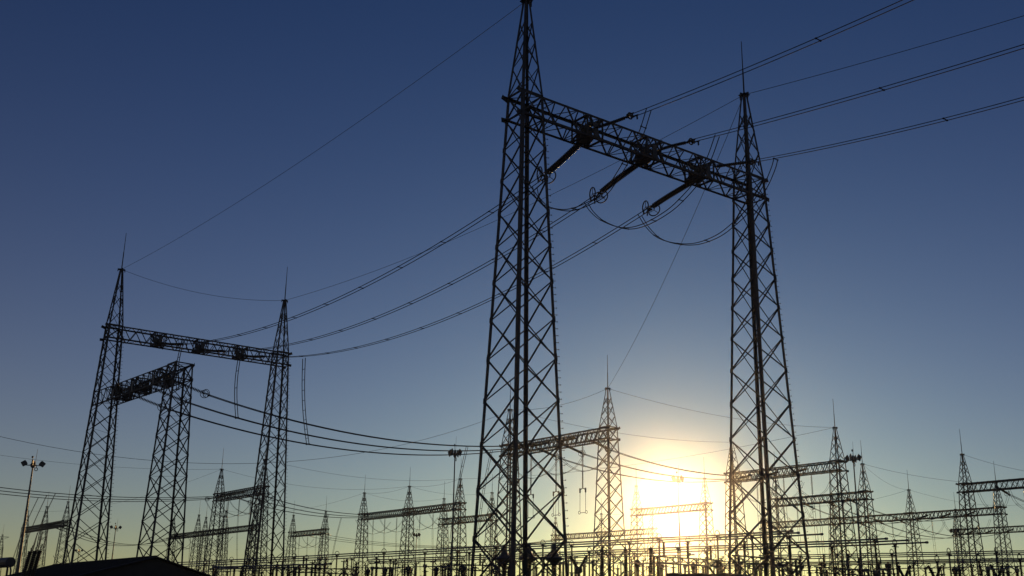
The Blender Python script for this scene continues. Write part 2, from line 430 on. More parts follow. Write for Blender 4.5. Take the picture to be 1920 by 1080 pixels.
def quad_curve(P0, dr, px, n=40, ext=(0, 0)):
    "least-squares parabola z(s) through pixels read in the vertical plane through P0 along dr"
    dr = Vector((dr[0], dr[1], 0)).normalized()
    pts = [inplane(P0, dr, *p) for p in px]; B0 = Vector((P0[0], P0[1], 0))
    ss = [(Vector((p.x, p.y, 0)) - B0).dot(dr) for p in pts]; zs = [p.z for p in pts]
    s0 = sum(ss) / len(ss); A = [[sum((s - s0) ** (i + j) for s in ss) for j in range(3)] for i in range(3)]
    y = [sum(z * (s - s0) ** i for s, z in zip(ss, zs)) for i in range(3)]
    co = Matrix(A).inverted() @ Vector(y)
    a, b = ss[0] - ext[0] * math.copysign(1, ss[-1] - ss[0]), ss[-1] + ext[1] * math.copysign(1, ss[-1] - ss[0])
    f = lambda s: B0 + dr * s + Vector((0, 0, co[0] + co[1] * (s - s0) + co[2] * (s - s0) ** 2))
    return [f(a + (b - a) * i / n) for i in range(n + 1)]
def sag_curve(A, B, sag, n=24):
    return [A.lerp(B, i / n) - Vector((0, 0, 4 * sag * (i / n) * (1 - i / n))) for i in range(n + 1)]
def loc_root(P, name):
    P = Vector(P); return thing(name, (P.x, P.y, P.z)), P
def rel(pts, o): return [p - o for p in pts]
def side_of(P):
    d = (P[-1] - P[0]); d.z = 0; d.normalize(); return Vector((-d.y, d.x, 0))
ALLW = []
def twin(P, label, group, sep=.4, r=.032, space=6., name='conductor_pair', cat='conductors', n=5):
    root, o = loc_root(P[0], name); sd_ = side_of(P)
    for k in (-.5, .5):
        f = MB(); f.tube([p + sd_ * sep * k for p in rel(P, o)], r, n); part('wire', f, ALU, root)
    Q = resample(P, space)[1:]
    for q in Q:
        f = MB(); q = q - o; f.box(q - sd_ * sep / 2, q + sd_ * sep / 2, .035, .05); f.box(q - sd_ * (sep / 2 + .04), q - sd_ * (sep / 2 - .04), .08, .08); f.box(q + sd_ * (sep / 2 - .04), q + sd_ * (sep / 2 + .04), .08, .08)
        part('spacer', f, ALU, root)
    tag(root, label, cat, group); ALLW.append(root); return root
def single(P, label, group, r=.022, name='earth_wire', cat='wire'):
    o = P[0].copy(); f = MB(); f.tube(rel(P, o), r, 4); e = ob(name, f.mesh(name, ALU), None, o); tag(e, label, cat, group); return e

PH = ['left', 'middle', 'right']
zA = 31.9
print('--- main spans')
main_dir = []
for i in range(3):
    PN = N1.lerp(N2, tN[i]); PL = L1.lerp(L2, tL[i]); dr = (PL - PN).normalized(); main_dir.append((PN, PL, dr))
S_L = [[(1085, 272), (1052, 302), (1020, 330)], [(1183, 308), (1152, 340), (1118, 368)], [(1285, 340), (1250, 370), (1217, 392)]]
C_M = [[(1003, 343), (945, 382), (640, 557), (440, 631), (345, 645)], [(1098, 377), (640, 619), (543, 647), (424, 658)], [(1200, 402), (640, 657), (543, 671), (500, 668)]]
S_R = [[(1115, 240), (1150, 229), (1182, 217)], [(1232, 282), (1262, 273), (1297, 265)], [(1338, 313), (1372, 308), (1410, 303)]]
C_R = [[(1195, 211), (1225, 203), (1500, 88), (1690, 6)], [(1306, 263), (1345, 251), (1500, 211), (1916, 88)], [(1418, 302), (1453, 295), (1500, 286), (1916, 186)]]
J_ = [[(1003, 352), (1008, 370), (1027, 387), (1057, 394), (1080, 391), (1105, 381), (1135, 362), (1170, 310), (1192, 264), (1203, 248), (1217, 204)],
      [(1099, 380), (1110, 397), (1132, 415), (1170, 428), (1207, 422), (1252, 397), (1284, 368), (1310, 336), (1330, 296), (1345, 254)],
      [(1200, 404), (1215, 427), (1237, 447), (1270, 457), (1307, 457), (1345, 443), (1375, 421), (1405, 392), (1433, 353), (1449, 318), (1455, 297)]]
tpos = ['nearest the tall left mast', 'in the middle of the near crossbeam', 'nearest the right mast']
def tension_set(P0, dr, P, label, group, dbl=.27, r=.14, ringR=.46, parent_name='insulator_string', dense=True):
    "double string following curve P (3D), yokes at both ends, grading rings at the live end"
    root, o = loc_root(P[0], parent_name); sdv = side_of(P); Q = rel(P, o); L_ = len(Q)
    k1, k2 = int(L_ * .07), int(L_ * .93)
    for k in ((-.5, .5) if dbl else (0,)):
        part('insulator_discs', string_mb([q + sdv * dbl * k for q in Q[k1:k2]], r), PORC, root)
    f = MB(); f.tube(Q[:k1 + 1], .04, 5); q = Q[k1]; f.box(q - sdv * (dbl / 2 + .1), q + sdv * (dbl / 2 + .1), .22, .04); part('yoke_plate', f, STEEL, root)
    f = MB(); q = Q[k2 - 1]; f.box(q - sdv * (dbl / 2 + .12), q + sdv * (dbl / 2 + .12), .25, .05); f.tube(Q[k2 - 1:], .045, 5)
    e = Q[-1]; f.box(e - sdv * .3, e + sdv * .3, .12, .06); part('yoke_plate', f, STEEL, root)
    d = (Q[-1] - Q[-3]).normalized()
    if ringR:
        for k in ((-1, 1) if dbl else (0,)):
            c = Q[k2 - 1] + sdv * .46 * k + d * .3; nr = (sdv + d * .35 * (k or 1)).normalized()
            if not dbl: nr = d
            f = MB(); f.torus(c, nr, ringR, .045, 24, 6)
            for A in (.3, 2.4, 4.5):
                h = nr.cross(Vector((0, 0, 1))).normalized(); v = nr.cross(h)
                f.tube([c, c + (h * math.cos(A) + v * math.sin(A)) * ringR], .022, 5)
            f.tube([c, Q[k2 - 1] + sdv * dbl * .4 * k], .03, 5); part('grading_ring', f, STEEL, root)
    for k in (-1, 1):                                       # dead-end clamps, one per wire
        f = MB(); p = e + sdv * .2 * k; f.tube([p - d * .12, p + d * .1, p + d * .5], [.06, .055, .035], 6); f.box(p + d * .38 - Vector((0, 0, .02)), p + d * .4 - Vector((0, 0, .28)), .09, .07)
        part('clamp', f, STEEL, root)
    tag(root, label, 'insulator', group); return root
for i in range(3):
    PN, PL, dr = main_dir[i]
    P = catmull([inplane(PN, dr, *p) for p in S_L[i]], 12)
    P[0] = PN + Vector((0, 0, 31.35)) + dr * .5
    P = catmull([P[0], P[len(P) // 2], P[-1]], 14)
    tension_set(PN, dr, P, 'thick double string with two rings, ' + tpos[i], 'heavy tension strings on the near crossbeam')
    e = P[-1]; px0 = pix(e)
    C_M[i][0] = px0
    # far end: thick short string behind the far crossbeam
    lend = inplane(PL, dr, *C_M[i][-1])
    A = PL + Vector((0, 0, 31.5)) - dr * .5; mid = A.lerp(lend, .5) - Vector((0, 0, .1))
    Pf = catmull([A, mid, lend], 12)
    tension_set(PL, dr, Pf, 'short dark insulator string on the tall left portal, %s of its three' % PH[i], 'strings on the left tall portal')
    cpts = quad_curve(PN, dr, C_M[i], 48)
    twin(cpts, 'long sagging twin conductor from the near portal to the left portal, %s of three' % ['highest', 'middle', 'lowest'][i], 'twin conductors crossing between the two tall portals')
    # camera side
    P = catmull([inplane(PN, dr, *p_) for p_ in S_R[i]], 14)
    tension_set(PN, dr, P, 'slim string running up right from near crossbeam, ' + tpos[i], 'slim strings on the near crossbeam', dbl=.0, r=.12, ringR=.2)
    C_R[i][0] = pix(P[-1])
    twin(quad_curve(PN, dr, C_R[i], 30, ext=(0, 9)), 'twin conductor leaving the near portal to the upper right, %s of three' % ['highest', 'middle', 'lowest'][i], 'twin conductors leaving at the upper right', space=14, r=.025)
    jp = catmull([inplane(PN, dr, *p) for p in J_[i]], 6)
    twin(jp, 'twin jumper loop hanging under the near crossbeam, ' + tpos[i], 'jumper loops under the near crossbeam', space=2.6, name='jumper_loop', cat='jumper')

# twin droppers under the left portal
def dropper(P, Q, label, group, bow=.5, r=.035, sep=.4, space=2.6):
    n = 14; sd_ = VD.cross(Vector((0, 0, 1))).normalized()
    pts = [P.lerp(Q, i / n) + sd_ * bow * math.sin(math.pi * i / n) for i in range(n + 1)]
    root, o = loc_root(P, 'dropper'); w = VD.normalized() * sep / 2
    for k in (-1, 1):
        f = MB(); f.tube([p - o + w * k for p in pts], r, 5); part('wire', f, ALU, root)
    for q in resample(pts, space)[1:]:
        f = MB(); f.box(q - o - w, q - o + w, .035, .05); part('spacer', f, ALU, root)
    f = MB(); f.box(pts[-1] - o - w * 1.3, pts[-1] - o + w * 1.3, .14, .12); part('clamp', f, STEEL, root)
    tag(root, label, 'wires', group)
def axis_u(): return Vector((math.cos(R(36.5)), math.sin(R(36.5)), 0))
U = axis_u()

# prototype of the lighter strings on the lower gantries
def proto_string(Ln, double_, ring=True):
    P = [Vector((0, 0, 0)), Vector((Ln, 0, 0))]; P = [P[0].lerp(P[1], i / 30) for i in range(31)]
    root = thing('insulator_string'); Q = P
    part('insulator_discs', string_mb(Q[2:28], .19, .17, 8), PORC, root)
    f = MB(); f.tube(Q[:4], .05, 5); f.box(Q[0] - Vector((0, .15, 0)), Q[0] + Vector((0, .15, 0)), .2, .1); part('yoke_plate', f, STEEL, root)
    f = MB(); f.tube([Q[26], Q[-1]], .05, 5); f.box(Q[-1] - Vector((0, .25, 0)), Q[-1] + Vector((0, .25, 0)), .16, .1); part('clamp', f, STEEL, root)
    if ring:
        f = MB(); c = Q[27]; f.torus(c + Vector((0, .25, 0)), (.3, 1, 0), .42, .035, 20, 6); f.torus(c + Vector((0, -.25, 0)), (-.3, 1, 0), .42, .035, 20, 6)
        f.tube([c - Vector((0, .3, 0)), c + Vector((0, .3, 0))], .03, 5)
        for sg in (-1, 1):
            for A in (.5, 2.6, 4.7): f.tube([c + Vector((0, .25 * sg, 0)), c + Vector((.4 * math.cos(A), .25 * sg, .4 * math.sin(A)))], .022, 5)
        part('grading_ring', f, STEEL, root)
    return root
PS = {}
def put_string(A, B, label, group, ring=True):
    Ln = round((B - A).length, 1); key = (Ln, ring)
    if key not in PS: PS[key] = o = proto_string(Ln, False, ring)
    else: o = copy_tree(PS[key])
    o.location = A; o.rotation_euler = (B - A).to_track_quat('X', 'Z').to_euler(); tag(o, label, 'insulator', group); return o
STR = {}      # collects (object, px) for ordinal labels
def reg(key, o, P): STR.setdefault(key, []).append((pix(P)[0], o)); return o
def phase_pts(a, b, ts=(.24, .5, .76)): return [a.lerp(b, t) for t in ts]
def connect(PA, PB, key, zA_=24.2, zB_=24.2, sag=1.8, sl=4.2, ring=True, drop=1.1, r=.05, sides=(1, 1)):
    cs = []
    for i, (a, b) in enumerate(zip(PA, PB)):
        a = a + Vector((0, 0, zA_)); b = b + Vector((0, 0, zB_)); h = (b - a); h.z = 0; h.normalize()
        a = a + h * .9; b = b - h * .9
        a2 = a + h * sl - Vector((0, 0, drop)); b2 = b - h * sl - Vector((0, 0, drop))
        if sides[0]: reg(key + 's', put_string(a, a2, '', 'tension strings on the lower gantries', ring), a)
        if sides[1]: reg(key + 'e', put_string(b, b2, '', 'tension strings on the lower gantries', ring), b)
        else: b2 = b
        c = sag_curve(a2, b2, sag)
        reg(key + 'c', twin(c, '', 'twin conductors on the lower gantries', r=r), c[len(c) // 2]); cs.append(c)
    return cs
PM = phase_pts(L1, Mp, tM); PG1 = phase_pts(ROWS['G1'][0], ROWS['G1'][1])
cA = connect(PM, PG1, 'a', sag=2.3)
PG2 = phase_pts(*ROWS['G2']); cB = connect(PG1, PG2, 'b', sag=1.6)
PG7 = phase_pts(*ROWS['G7']); PG9 = phase_pts(ROWS['G9'][1], ROWS['G9'][2]); cC = connect(PG7, PG9, 'c', sag=1.8)
PG7b = [p - U * 70 for p in PG7]; cD = connect(PG7b, PG7, 'd', sag=2.0)
PG3 = phase_pts(*ROWS['G3']); PG4 = phase_pts(ROWS['G4'][2], ROWS['G4'][3]); cE = connect(PG3, PG4, 'e', sag=2)
PG5 = phase_pts(*ROWS['G5']); cF = connect(PG5, [p + U * 60 for p in PG5], 'f', sag=2.5)
PG4b = phase_pts(ROWS['G4'][1], ROWS['G4'][2]); PG6 = phase_pts(ROWS['G6'][0], ROWS['G6'][1]); cG = connect(PG4b, PG6, 'g', sag=2, ring=False)
PG12 = phase_pts(ROWS['G12'][1], ROWS['G12'][2]); PG8 = phase_pts(ROWS['G8'][0], ROWS['G8'][1]); cH = connect(PG12, PG8, 'h', sag=3.2, ring=False)
PG11 = phase_pts(*ROWS['G11']); PG15 = phase_pts(ROWS['G15'][0], ROWS['G15'][1]); cI = connect(PG11, PG15, 'i', sag=2.6, ring=False)
NAMES = {'a': 'sloping from the low left crossbeam', 'b': 'passing above the sun', 'c': 'just right of the left portal',
         'd': 'entering at the left edge', 'e': 'behind the right floodlight mast', 'f': 'at the far right edge', 'g': 'low at the far right',
         'h': 'above the dark roof, very distant', 'i': 'low and very distant in the middle'}
for k, v in STR.items():
    v.sort(key=lambda t: t[0]); kind = k[-1]
    for i, (x, o) in enumerate(v):
        o['label'] = {'s': '%s line: left end string, %s', 'e': '%s line: right end string, %s', 'c': '%s twin conductor %s'}[kind] % (PH[i] if kind != 'c' else ['left', 'middle', 'right'][i], NAMES[k[0]])
STR.clear()

# vertical strings, jumpers and droppers under the lower beams
def hanging(ph, key, where, lower=False, dr=U, drop=True):
    for i, p in enumerate(ph):
        A = p + Vector((0, 0, 23.35)); B = A - Vector((0, 0, 3.5))
        lab = 'vertical string under %s, %s of three' % (where, PH[i])
        o = put_string(A, B, lab, 'vertical strings under the lower beams', ring=False)
        if lower:
            f = MB(); o.name = 'insulator_string'
            root, oo = loc_root(B, 'hanging_terminal'); rr_ = MB(); insul(rr_, Z(0), Z(-2.3), .07, .11, .12, 7); part('rod', rr_, PORC, root)
            y = MB(); w = VD.normalized() * .55; y.tube([w * -1 + Vector((0, 0, -2.45)), Vector((0, 0, -2.25)), w + Vector((0, 0, -2.45))], .06, 6)
            for k in (-1, 1): y.box(w * k + Vector((0, 0, -2.25)), w * k + Vector((0, 0, -2.85)), .16, .16)
            part('yoke', y, STEEL, root)
            for k in (-1, 1): f = MB(); f.tube([w * k + Vector((0, 0, -2.8)), w * k + Vector((0, 0, -5.3))], .03, 5); part('wire', f, ALU, root)
            f = MB(); f.tube([w * -1 + Vector((0, 0, -5.45)), w + Vector((0, 0, -5.45))], .04, 6)
            for k in (-1, 1): f.torus(w * 1.25 * k + Vector((0, 0, -5.4)), dr, .2, .035, 14, 5)
            part('terminal_ring', f, STEEL, root)
            tag(root, 'hanging rod with a yoke and a wire loop below the gantry, %s of three' % PH[i], 'terminal', 'hanging terminals behind the near mast')
        if drop:
            dropper(B - Vector((0, 0, .1)), Vector((B.x, B.y, 9.6)) + U * .8, 'faint ladder dropper below %s, %s of three' % (where, PH[i]), 'ladder droppers below the lower beams', bow=.15, r=.03, sep=.45, space=2.2)
        # jumper from one tension string round the vertical string to the other side
        J = catmull([p + dr * 5.0 + Vector((0, 0, 23.0)), p + dr * 3.2 + Vector((0, 0, 21.0)), B + Vector((0, 0, -.05)), p - dr * 3.2 + Vector((0, 0, 20.8)), p - dr * 5.0 + Vector((0, 0, 23.0))], 6)
        twin(J, 'jumper under %s, %s of three' % (where, PH[i]), 'jumper loops under the lower beams', space=9, name='jumper_loop', cat='jumper', r=.028)
hanging(PG1, 'G1', 'the gantry behind the near mast', True, drop=False)
hanging(PG2, 'G2', 'the gantry behind the right leg')
hanging(PG7, 'G7', 'the gantry between the left masts')
hanging(PG9, 'G9', 'the right bay of the middle gantry')
hanging(phase_pts(ROWS['G9'][0], ROWS['G9'][1]), 'G9b', 'the left bay of the middle gantry')
hanging(PG3, 'G3', 'the gantry one row behind')
hanging(PG4, 'G4', 'the long gantry, its right bay')
hanging(PG4b, 'G4b', 'the long gantry, its middle bay')
hanging(PG8, 'G8', 'the low gantry above the roof, left bay')
hanging(phase_pts(ROWS['G8'][1], ROWS['G8'][2]), 'G8b', 'the low gantry above the roof, middle bay')
hanging(PG11, 'G11', 'the small gantry right of the left portal')
hanging(PG5, 'G5', 'the right edge gantry', drop=False)

# droppers: from the tall left portal to the conductors below
def near_pt(c, x): return min(c, key=lambda p: abs(pix(p)[0] - x))
for i, (xa, ya, c, xb) in enumerate(((343, 640, None, 338), (450, 664, cA[1], 455), (570, 672, cA[0], 573))):
    PN, PL, dr = main_dir[i]; A = inplane(PL, dr, xa, ya)
    B = near_pt(c, xb) if c else Vector((A.x, A.y, A.z - 5.5))
    dropper(A, B, 'twin wire ladder dropping %s' % ['behind the spireless mast', 'between the left portal masts', 'right of the left portal'][i], 'twin droppers at the left portal', bow=.3, sep=.62, space=1.9, r=.048)
for i, (c, x, zb_) in enumerate(((cA[2], 876, 9.5), (cA[1], 921, 9.5), (cC[0], 640, 9.), (cC[1], 618, 9.), (cD[0], 82, 9), (cD[1], 96, 9), (cD[2], 112, 9))):
    A = near_pt(c, x); B = Vector((A.x, A.y, zb_)) - U * (2. if i < 4 else 3.)
    dropper(A, B, ['ladder like dropper just right of the central floodlight mast', 'ladder like dropper behind the nearest mast', 'thin dropper in the gap, right one of two', 'thin dropper in the gap, left one of two', 'leftmost thin dropper beside the left floodlight mast', 'middle thin dropper beside the left floodlight mast', 'right thin dropper beside the left floodlight mast'][i], 'droppers down to the yard', bow=.3)

# earth wires between the peaks
def peak(P, z): return Vector((P.x, P.y, z + .05))
TP = {'N1': peak(N1, 39.6), 'N2': peak(N2, 39.6), 'L1': peak(L1, 39.6), 'L2': peak(L2, 39.6)}
for k, v in ROWS.items():
    for i, p in enumerate(v): TP[k + str(i)] = peak(p, 30.2)
EW = [('L1', 'N1', 1.1, 'rising across the upper left sky to the cut off mast'), ('L1', 'L2', 1.1, 'between the two peaks of the left portal'),
      ('L2', 'N2', 1.6, 'from the left portal behind the near mast to the right mast peak'), ('N2', 'G11x', 0, ''),
      ('G10', 'G11', .9, ''), ('G11', 'G21', 1.2, 'above the sun, upper of two'), ('G10', 'G20', 1.2, 'above the sun, lower of two'),
      ('G21', 'G92', 1.8, 'fading from the right gantry peak towards the sun'), ('G70', 'G91', 2.2, 'behind the left portal, lower of two'), ('G71', 'G92', 1.8, 'behind the left portal, upper of two'),
      ('G90', 'G91', .7, 'between the first two peaks of the middle gantry'), ('G91', 'G92', .7, 'between the last two peaks of the middle gantry'),
      ('G90', 'G82', 2.4, 'falling left from the middle gantry'), ('G90', 'G100', 1.3, 'low over the middle gantry'), ('G91', 'G101', 1.2, 'towards the distant central gantry'),
      ('G31', 'G42', 1.2, 'from the peak beside the right floodlight mast'), ('G40', 'G42', 2.2, 'passing behind the right masts'), ('G42', 'G61', 1.6, 'low at the far right'), ('G70', 'G120', 3, 'falling left behind the spireless mast')]
for a, b, sg, w in EW:
    if b == 'G11x': b = 'G11'; 
    if a == 'N2': single(sag_curve(TP['N2'], TP['G11'], 1.4), 'thin earth wire falling steeply from the right mast peak', 'earth wires'); continue
    if (a, b) == ('G10', 'G11'): w = 'behind the near mast, between the first gantry peaks'
    if a == 'N2' or a not in TP or b not in TP: continue
    single(sag_curve(TP[a], TP[b], sg), 'thin earth wire ' + w, 'earth wires')
A = TP['N2']; dr = main_dir[2][2]
single(quad_curve(A, dr, [pix(A), (1620, 117), (1918, 30)], 20, ext=(0, 8)), 'thin earth wire leaving the right mast peak to the upper right', 'earth wires')
A = TP['G10']; drl = -U
single(quad_curve(A, drl, [pix(A), (760, 838), (480, 866), (160, 845), (-30, 815)], 30), 'long thin earth wire sagging behind the left portal to the left edge', 'earth wires')
A = TP['G70']; single(quad_curve(A, drl, [pix(A), (240, 877), (-30, 849)], 20), 'thin earth wire entering at the left edge to the gantry peak', 'earth wires')
A = TP['G50']; single(quad_curve(A, VD, [pix(A), (1860, 869), (1950, 888)], 12), 'thin earth wire leaving right from the right edge gantry', 'earth wires')
A = TP['G31']; single(quad_curve(A, VD, [pix(A), (1700, 889), (1797, 903)], 12), 'thin earth wire from the peak beside the floodlight mast to the edge gantry', 'earth wires')

# ------------------------------------------------------------------ floodlight masts
def flood_mast():
    root = thing('floodlight_mast')
    f = MB(); f.tube([(0, 0, 0), (0, 0, 7), (0, 0, 7.02), (0, 0, 14), (0, 0, 14.02), (0, 0, 20)], [.25, .21, .19, .155, .14, .10], 12)
    f.lathe((0, 0, 0), (0, 0, 1), [(0, .5), (.04, .5), (.05, .3), (.06, .3)], 12)
    part('pole', f, GALV, root)
    f = MB(); f.tube([(-1.05, 0, 19.95), (1.05, 0, 19.95)], .06, 6); f.tube([(0, -1.05, 19.95), (0, 1.05, 19.95)], .06, 6)
    f.torus((0, 0, 20.0), (0, 0, 1), .42, .05, 16, 5); f.lathe((0, 0, 19.6), (0, 0, 21), [(0, .12), (.15, .3), (.5, .34), (.75, .22), (.95, .12)], 10)
    part('head_frame', f, GALV, root)
    for k, A in enumerate((0, 90, 180, 270)):
        A = R(A); e = Vector((math.cos(A), math.sin(A), 0)); sd_ = Vector((-e.y, e.x, 0))
        c = e * 1.12 + Vector((0, 0, 20.18))
        f = MB(); up = (e * .55 + Vector((0, 0, .83))).normalized(); nrm = (e * .83 - Vector((0, 0, .55))).normalized()
        f.box(c - up * .32, c + up * .36, .16, .62, sd_.cross(up)); f.box(c - nrm * .2 - up * .2, c - nrm * .2 + up * .2, .2, .3, sd_.cross(up))
        f.tube([e * 1.0 + Vector((0, 0, 19.95)), c - nrm * .1], .04, 5)
        l = part('floodlight', f, PAINT, root)
        g_ = MB(); g_.box(c + nrm * .085 - up * .28, c + nrm * .085 + up * .32, .02, .56, sd_.cross(up)); part('lens', g_, GLASS, l)
    f = MB(); f.tube([(.25, 0, 20.1), (.3, 0, 22.2)], [.035, .02], 5); part('lightning_rod', f, STEEL, root)
    f = MB(); f.tube([(-.2, 0, 20.2), (-.2, 0, 20.95)], .03, 5); f.lathe((-.2, 0, 20.95), (-.2, 0, 21.3), [(0, .05), (.05, .13), (.16, .15), (.26, .1), (.3, .02)], 8); part('camera_dome', f, PAINT, root)
    f = MB(); f.torus((.45, 0, 19.45), (0, 1, 0), .2, .05, 12, 5); f.tube([(.45, 0, 19.9), (.45, 0, 19.6)], .04, 5); part('winch_hook', f, STEEL, root)
    return root
FM = flood_mast(); first = True
for (x, y, sc_, sx, rz_, lab) in ((62, 872, 1., 1., 18, 'near floodlight mast at the far left with sunlit edge'), (853, 852, .85, .62, 62, 'central floodlight mast standing between the two tall portals'),
        (1600, 862, .85, .65, 50, 'floodlight mast at the right, between two gantry peaks'), (1271, 900, 1.5, .75, 30, 'floodlight mast lost in the glare of the sun'),
        (217, 990, 1., .9, 15, 'small floodlight mast between the two left masts'), (781, 1004, 1., .8, 40, 'small floodlight mast in the middle gap'),
        (1790, 997, 1., .9, 25, 'small floodlight mast under the gantry at the right edge'), (148, 1033, 1., .9, 10, 'tiny floodlight mast low behind the leftmost leg')):
    P_ = atz(x, y, 20.0 * sc_); P_.z = 0
    o = FM if first else copy_tree(FM); first = False
    o.location = P_; o.rotation_euler = (0, 0, R(rz_)); o.scale = (sc_ * sx, sc_ * sx, sc_)
    tag(o, lab, 'light mast', 'floodlight masts')

# ------------------------------------------------------------------ tubular busbars and their posts
def bus(x0, y0, x1, y1, z, label, r=.085, name='bus_tube'):
    A = atz(x0, y0, z); B = atz(x1, y1, z); o = A.copy(); f = MB()
    n = 14; f.tube([(A.lerp(B, i / n) - o) - Vector((0, 0, .04 * (i % 2))) for i in range(n + 1)], r, 8)
    for q in (A, B): d_ = (B - A).normalized(); f.lathe(q - o - d_ * .15, q - o + d_ * .3, [(0, r * 1.02), (.02, r * 1.5), (.26, r * 1.5), (.3, r)], 8)
    e = ob(name, shade(f.mesh(name, TUBE)), None, o); tag(e, label, 'busbar', 'tubular busbars'); return A, B
ends = [((334, 1054.7), (1485, 995.5)), ((335, 1058.5), (1497, 999)), ((336, 1062.5), (1541, 1001.5))]
S1 = [bus(*a, *b, 9.6, 'long bus tube across the middle, %s of the upper three' % ['highest', 'second', 'lowest'][i]) for i, (a, b) in enumerate(ends)]
S2 = [bus(*a, *b, 9.2, 'tube of the second bus behind, %s of three' % ['highest', 'middle', 'lowest'][i]) for i, (a, b) in enumerate((((690, 1050), (1662, 1010)), ((692, 1053.5), (1701, 1013)), ((694, 1056.5), (1738, 1017))))]
S3 = [bus(*a, *b, 9.2, 'bus tube at the right running off the edge, %s of the upper three' % ['highest', 'middle', 'lowest'][i], .065) for i, (a, b) in enumerate((((1425, 1041.5), (1960, 1031.5)), ((1427, 1045), (1960, 1035)), ((1429, 1048.5), (1960, 1038.6))))]
S4 = [bus(*a, *b, 7.4, 'bus tube at the right running off the edge, %s of the lower three' % ['highest', 'middle', 'lowest'][i], .065) for i, (a, b) in enumerate((((1330, 1057), (1960, 1046)), ((1335, 1060), (1960, 1048.8)), ((1340, 1063), (1960, 1051.6))))]
S5 = [bus(*a, *b, 6.4, 'low front bus tube left of the middle, %s of two' % ['upper', 'lower'][i], .09) for i, (a, b) in enumerate((((405, 1063), (620, 1057)), ((395, 1067), (560, 1063))))]

S6 = [bus(*a, *b, 7.0, lab, .05) for a, b, lab in (((380, 1072), (958, 1058), 'thin low tube running behind the posts left of the nearest mast'), ((1000, 1058), (1420, 1052), 'thin low tube across the sun, just above the hut'), ((1000, 1047), (1300, 1040), 'thin tube across the lower edge of the glare'), ((1440, 1071), (1955, 1060), 'lowest thin tube along the bottom right'))]
def bus_post(h):
    root = thing('bus_post'); f = MB(); f.tube([Z(0), Z(h - 3.3)], .17, 8); f.box(Z(h - 3.35), Z(h - 3.25), .55, .55, (1, 0, 0)); f.box(Z(0), Z(.05), .7, .7, (1, 0, 0)); part('column', f, GALV, root)
    f = MB(); insul(f, Z(h - 3.25), Z(h - .35), .08, .15); part('insulator', f, PORC, root)
    f = MB(); f.box(Z(h - .32, 0, -.5), Z(h - .32, 0, .5), .2, .08); f.torus(Z(h + .08), (1, 0, 0), .36, .045, 16, 5); f.box(Z(h - .36), Z(h - .1), .2, .2, (1, 0, 0)); part('tube_clamp', f, STEEL, root)
    return root
PROT = {}
def place(kind, make, P, rz, sc_=1.):
    if kind not in PROT: o = PROT[kind] = make()
    else: o = copy_tree(PROT[kind])
    o.location = (P.x, P.y, 0); o.rotation_euler = (0, 0, rz); o.scale = (sc_,) * 3; return o
RZ = R(-52)
def posts(AB, h, pxs, key):
    A, B = AB
    for x in pxs:
        t = solve_t(A, B, h, x); P_ = A.lerp(B, t)
        reg(key, place('post%.1f' % h, lambda: bus_post(h), P_, RZ), Vector((P_.x, P_.y, h)))
posts(S1[0], 9.6, (434, 552, 632, 720, 930, 1018, 1236, 1345), 'post carrying the top tube of the long middle bus, %s from the left')
posts(S1[1], 9.6, (384, 463, 575, 797, 858, 1072, 1180, 1410), 'post carrying the second tube of the long middle bus, %s from the left')
posts(S1[2], 9.6, (510, 660, 706, 880, 975, 1130, 1290, 1480), 'post carrying the third tube of the long middle bus, %s from the left')
posts(S2[0], 9.2, (732, 846, 1000, 1105, 1271, 1395, 1640), 'post under the highest tube of the second bus, %s from the left')
posts(S2[2], 9.2, (742, 955, 1150, 1325, 1450, 1560, 1678), 'post under the lowest tube of the second bus, %s from the left')
posts(S3[0], 9.2, (1500, 1590, 1672, 1779, 1868), 'post under the upper right bus tubes, %s from the left')
posts(S4[0], 7.4, (1460, 1540, 1648, 1757, 1835, 1912), 'post under the lower right bus tubes, %s from the left')

# ------------------------------------------------------------------ switchyard equipment
def hooded_transformer():
    root = thing('current_transformer')
    f = MB(); f.box(Z(0), Z(2.2), .9, .9, (1, 0, 0)); f.box(Z(2.2), Z(2.35), 1.2, 1.2, (1, 0, 0)); part('pedestal', f, GALV, root)
    f = MB(); insul(f, Z(2.35), Z(5.35), .17, .27); part('insulator', f, PORC, root)
    f = MB(); f.lathe(Z(5.3), Z(7), [(0, .24), (.15, .3), (.32, .52), (.46, .78), (.5, .8), (.56, .7), (.68, .48), (.85, .33), (1.05, .24), (1.3, .2), (1.6, .17)], 14)
    f.tube([Z(5.72, -.95), Z(5.72, .95)], .07, 6); part('head', f, PAINT, root)
    f = MB(); f.torus(Z(5.35), (0, 0, 1), .5, .04, 18, 5); part('grading_ring', f, STEEL, root)
    return root
def arrester():
    root = thing('surge_arrester')
    f = MB(); f.box(Z(0), Z(2.6), .5, .5, (1, 0, 0)); part('pedestal', f, GALV, root)
    f = MB(); insul(f, Z(2.6), Z(4.7), .13, .2); insul(f, Z(4.75), Z(6.7), .13, .2); part('insulator', f, PORC, root)
    f = MB(); f.torus(Z(6.4), (0, 0, 1), .42, .035, 18, 5); f.lathe(Z(6.7), Z(7), [(0, .16), (.12, .17), (.16, .05), (.3, .04)], 10)
    for A in (0, 2.1, 4.2): f.tube([Z(6.75), Z(6.4, .42 * math.cos(A), .42 * math.sin(A))], .02, 4)
    part('grading_ring', f, STEEL, root); return root
